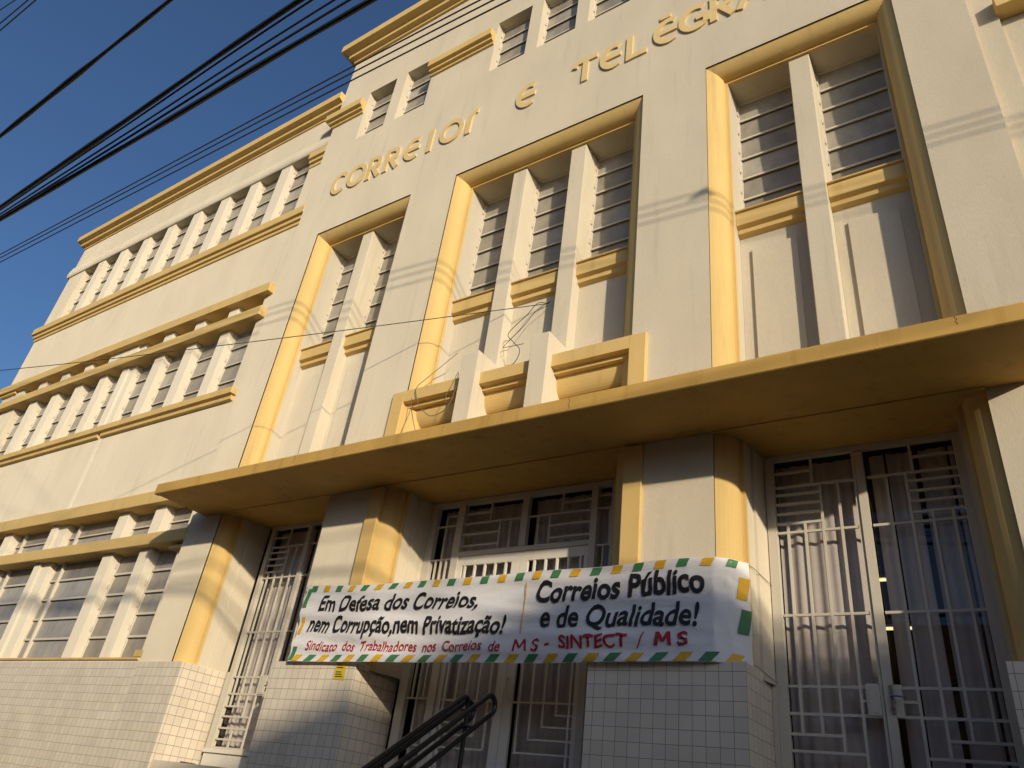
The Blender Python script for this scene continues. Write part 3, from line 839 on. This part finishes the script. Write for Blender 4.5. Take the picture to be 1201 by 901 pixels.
# ------------------------------------------------------------------ handrail on the stairs
hr = empty('stair_handrail', (-5.7, -1.2, 1.4), 'black tubular double handrail sloping up the entrance stairs under the banner', 'handrail')
def rail_loop(x, ye, zt, drop, L=2.9):
    s_ = .65; pts = []
    r = drop/2
    dy, dz = 1/math.hypot(1, s_), s_/math.hypot(1, s_)
    c_end = Vector((x, ye-r*dy, zt-r*1.0))
    nrm = Vector((0, -dz, dy)); dr = Vector((0, dy, dz))
    pts.append(c_end - dr*L + nrm*r); 
    for k in range(13):
        a_ = math.pi/2 - math.pi*k/12
        pts.append(c_end + dr*(r*math.cos(a_)) + nrm*(r*math.sin(a_)))
    pts.append(c_end - dr*L - nrm*r)
    for k in range(1, 12):
        a_ = math.pi*1.5 - math.pi*k/12
        pts.append(c_end - dr*L + dr*(r*math.cos(a_)) + nrm*(r*math.sin(a_)))
    pts.append(pts[0])
    return pts
MB().tube(rail_loop(-5.62, -.36, 2.975, .21), .030, 10).build('rail', 'black_enamel', hr, smooth=True)
MB().tube(rail_loop(-5.80, -.55, 2.872, .21), .030, 10).build('rail', 'black_enamel', hr, smooth=True)
pp = [(-5.75, -.71, 1.5), (-5.75, -.71, 2.80)] + [(-5.75, -.78+.07*math.cos(a_/10*math.pi*.68), 2.81+.085*math.sin(a_/10*math.pi*.68)) for a_ in range(1, 11)]
e_ = pp[-1]; pp += [(-5.75, e_[1]-2.4, e_[2]-2.4*.65)]
MB().tube(pp, .030, 10).build('post', 'black_enamel', hr, smooth=True)
MB().tube([(-5.75, -2.6, .3), (-5.75, -2.6, 1.60)], .023, 10).build('post', 'black_enamel', hr, smooth=True)
for y in (-.74, -2.6):
    z = 2.87+(y+.72)*.65
    MB().tube([(-5.82, y, z-.10), (-5.60, y, z-.10)], .012, 8).tube([(-5.82, y, z-.28), (-5.60, y, z-.28)], .012, 8).build('bracket', 'black_enamel', hr, smooth=True)

# ------------------------------------------------------------------ overhead cables
def smooth_line(pts, n=14):
    out = []
    P = [Vector(p) for p in pts]
    P = [2*P[0]-P[1]] + P + [2*P[-1]-P[-2]]
    for i in range(1, len(P)-2):
        for k in range(n):
            t_ = k/n
            a, b_, c, d = P[i-1], P[i], P[i+1], P[i+2]
            out.append(.5*((2*b_) + (-a+c)*t_ + (2*a-5*b_+4*c-d)*t_**2 + (-a+3*b_-3*c+d)*t_**3))
    out.append(P[-2])
    return out
def cable(pts, r, label, group, mat='cable_black', twist=0):
    L = smooth_line(pts)
    mb = MB()
    if not twist: mb.tube(L, r, 6)
    else:
        # taped bundle: a slightly lumpy single sleeve
        F = []
        for a, b_ in zip(L[:-1], L[1:]):
            nn = max(1, min(400, int((b_-a).length/.06)))
            for k in range(nn): F.append(a+(b_-a)*k/nn)
        F.append(L[-1])
        ph = random.random()*9
        mb.tube(F, [r*(1+twist*(.6*math.sin(i*.11+ph)+.4*math.sin(i*.31+ph*2))) for i in range(len(F))], 8)
    o = mb.build('overhead_cable', mat, smooth=True)
    return tag(o, label, 'cable', group)
def from_ratio(Y, lst):
    """Y metres in front of the facade; (x on facade plane, slope ratio) -> real points"""
    k = (8.35-Y)/8.35
    return [(x*k, -Y, 1.6+r*(8.35-Y)) for x, r in lst]
G1 = 'thin power wires in front of the parapet'
for i, (za, zb_, zc, zd, ze) in enumerate(((14.30, 13.32, 12.56, 12.16, 11.6), (14.10, 13.10, 12.37, 11.99, 11.4), (13.86, 12.84, 12.18, 11.83, 11.2))):
    cable([(-60, -3.5, za+2.0), (-23.3, -3.36, za), (-6.6, -3.34, zb_), (.64, -3.33, zc), (5.6, -3.32, zd), (16, -3.3, ze), (45, -3.3, ze+.5)], .015,
          ['thin wire crossing the roofline, upper of three', 'thin wire crossing the roofline, middle of three', 'thin wire crossing the roofline, lowest of three'][i], G1)
cs = MB().tube([(1.50, -3.33, 12.36), (1.58, -3.33, 12.42), (1.68, -3.33, 12.46), (1.80, -3.33, 12.42), (1.9, -3.33, 12.38)], [.02, .06, .075, .06, .02], 8).build('splice', 'cable_black', bpy.data.objects['overhead_cable'], smooth=True)
G2 = 'bundle of thick black cables across the sky'
for i, (x0, r0, x1, r1, rad, lab) in enumerate((
        (-44.7, 3.231, -19.76, 3.315, .027, 'thick black cable across the blue sky, highest of the bundle'),
        (-44.2, 3.18, -18.6, 3.22, .011, 'slim black cable across the sky just below the bundle\'s top cable'),
        (-43.6, 3.115, -17.0, 3.06, .011, 'slim black cable in the middle of the sky bundle'),
        (-43.2, 3.07, -16.0, 2.96, .013, 'black cable second from the bottom of the sky bundle'),
        (-42.98, 3.03, -14.54, 2.825, .030, 'thickest black cable across the sky, lowest of the bundle'))):
    Y = 6.35-.05*i
    pts = from_ratio(Y, [(x0, r0), (x1, r1)])
    a, b_ = Vector(pts[0]), Vector(pts[1]); d = b_-a
    cable([a-d*8+Vector((0, 0, 1.0)), a-d*2, a, a+d*.5+Vector((0, 0, -.006)), b_, b_+d*1.0+Vector((0, 0, -.30)), b_+d*2+Vector((0, 0, -.8)), b_+d*5+Vector((0, 0, -1.0))], rad, lab, G2, twist=.16 if rad > .02 else 0)
pts = from_ratio(6.9, [(-57.7, 4.79), (-36.6, 4.91)]); a, b_ = Vector(pts[0]), Vector(pts[1]); d = b_-a
cable([a-d*6, a-d, a, b_, b_+d, b_+d*4], .026, 'twisted black cable alone in the upper left sky', 'single cables high in the sky', twist=.35)
for x0, r0, x1, r1, lab in ((-127.0, 13.1, -116.6, 12.48, 'black cable cutting the top left corner of the sky, outermost'), (-115.0, 11.4, -104.0, 11.1, 'black cable cutting the top left corner of the sky, middle'), (-105.8, 10.56, -93.8, 10.32, 'black cable cutting the top left corner of the sky, lowest')):
    pts = from_ratio(7.5, [(x0, r0), (x1, r1)]); a, b_ = Vector(pts[0]), Vector(pts[1]); d = b_-a
    cable([a-d*8, a-d, a, b_, b_+d, b_+d*6], .009, lab, 'cables in the top left corner')
# service drop to the middle bay, with loose ends
cable([(-34, -10.4, 7.0), (-22.0, -5.75, 7.95), (-15.8, -3.33, 8.52), (-11.57, -1.69, 9.02), (-8.97, -.68, 9.36), (-6.17, .56, 9.87)], .008, 'thin drop wire running from the far left to the middle bay', None, 'wire_green')
def loose(pts, r, label, mat='wire_green'):
    o = MB().tube(smooth_line(pts, 8), r, 6).build('loose_wire', mat, smooth=True)
    return tag(o, label, 'wire', 'loose wire ends in the middle bay')
loose([(-6.17, .55, 9.87), (-6.3, .40, 9.80), (-6.45, .34, 9.55), (-6.78, .30, 9.20), (-6.62, .28, 8.95), (-6.45, .26, 8.72), (-6.50, .2, 8.42), (-6.70, .05, 8.22), (-6.86, -.02, 8.22)], .007, 'dark wire curling down from the middle bay anchor to the planter')
loose([(-6.17, .55, 9.87), (-6.05, .42, 9.78), (-6.28, .36, 9.60), (-6.50, .34, 9.30), (-6.85, .32, 8.96), (-6.75, .30, 8.90), (-6.40, .28, 8.86)], .006, 'dark wire looping beside the anchor on the middle bay panel')
loose([(-7.95, .36, 9.12), (-8.10, .20, 8.80), (-8.25, .0, 8.42), (-8.38, -.08, 8.20), (-8.30, -.09, 7.95), (-8.12, -.09, 7.68), (-7.85, -.10, 7.50), (-7.55, -.10, 7.60), (-7.42, -.12, 7.92), (-7.40, -.13, 8.25)], .007, 'brown wire hanging in a loop over the left planter', 'wire_pale')
loose([(-7.42, -.12, 8.30), (-7.52, -.11, 8.05), (-7.62, -.10, 7.85), (-7.55, -.10, 7.68), (-7.40, -.11, 7.80)], .006, 'short wire tail dangling at the right end of the left planter', 'wire_pale')
loose([(-8.45, -.075, 8.0), (-8.42, -.08, 7.7), (-8.50, -.08, 7.35), (-8.48, -.08, 6.9)], .006, 'thin wire hanging straight over the left end of the left planter', 'wire_pale')

# ------------------------------------------------------------------ building across the street (behind the camera, shades the entrance)
def opposite(x0, x1, Z, label, rows_z, wall):
    ob = empty('street_building', ((x0+x1)/2, -15, 0), label, 'building', 'buildings across the street')
    n = int((x1-x0-2)/4.2)
    wh = [(x0+1.5+4.2*k, x0+3.7+4.2*k, zz, zz+1.9) for k in range(n) for zz in rows_z]
    xs_ = MB()
    wall_holes(xs_, x0, x1, 0, Z, wh, 15.0, 15.25)
    for v in xs_.bm.verts: v.co.y = -v.co.y
    for a in (x0, x1): xs_.face([(a, -15, 0), (a, -30, 0), (a, -30, Z), (a, -15, Z)])
    xs_.face([(x0, -30, 0), (x1, -30, 0), (x1, -30, Z), (x0, -30, Z)])
    xs_.build('wall', wall, ob)
    MB().box(x0+.01, x1-.01, -29.9, -15.05, Z-.25, Z-.05).build('roof', 'paving', ob)
    for h in wh:
        f_ = MB().box(h[0], h[1], -15.2, -15.14, h[2], h[2]+.06).box(h[0], h[1], -15.2, -15.14, h[3]-.06, h[3]).box(h[0], h[0]+.06, -15.2, -15.14, h[2]+.06, h[3]-.06).box(h[1]-.06, h[1], -15.2, -15.14, h[2]+.06, h[3]-.06).box((h[0]+h[1])/2-.03, (h[0]+h[1])/2+.03, -15.2, -15.14, h[2]+.06, h[3]-.06).build('window', 'white_paint', ob)
        g_ = MB(); g_.face([(h[0], -15.22, h[2]), (h[1], -15.22, h[2]), (h[1], -15.22, h[3]), (h[0], -15.22, h[3])])
        g_.build('window_glass', 'ribbed_glass', f_)
opposite(16.5, 40, 12.05, 'taller three storey flat roofed building across the street', (1.1, 5.2, 8.8), 'lime_wall')
opposite(-8.5, 16.2, 8.3, 'added unseen low building beside the taller one, shades the street', (1.2, 5.0), 'brick_wall')  # low row from here on: added out of view to cut ground bounce
opposite(-34, -9, 7.9, 'added unseen two storey building far left, shades the street', (1.2, 4.8), 'lime_wall')
opposite(40.3, 66, 8.2, 'added unseen two storey building far right, shades the street', (1.2, 4.9), 'brick_wall')
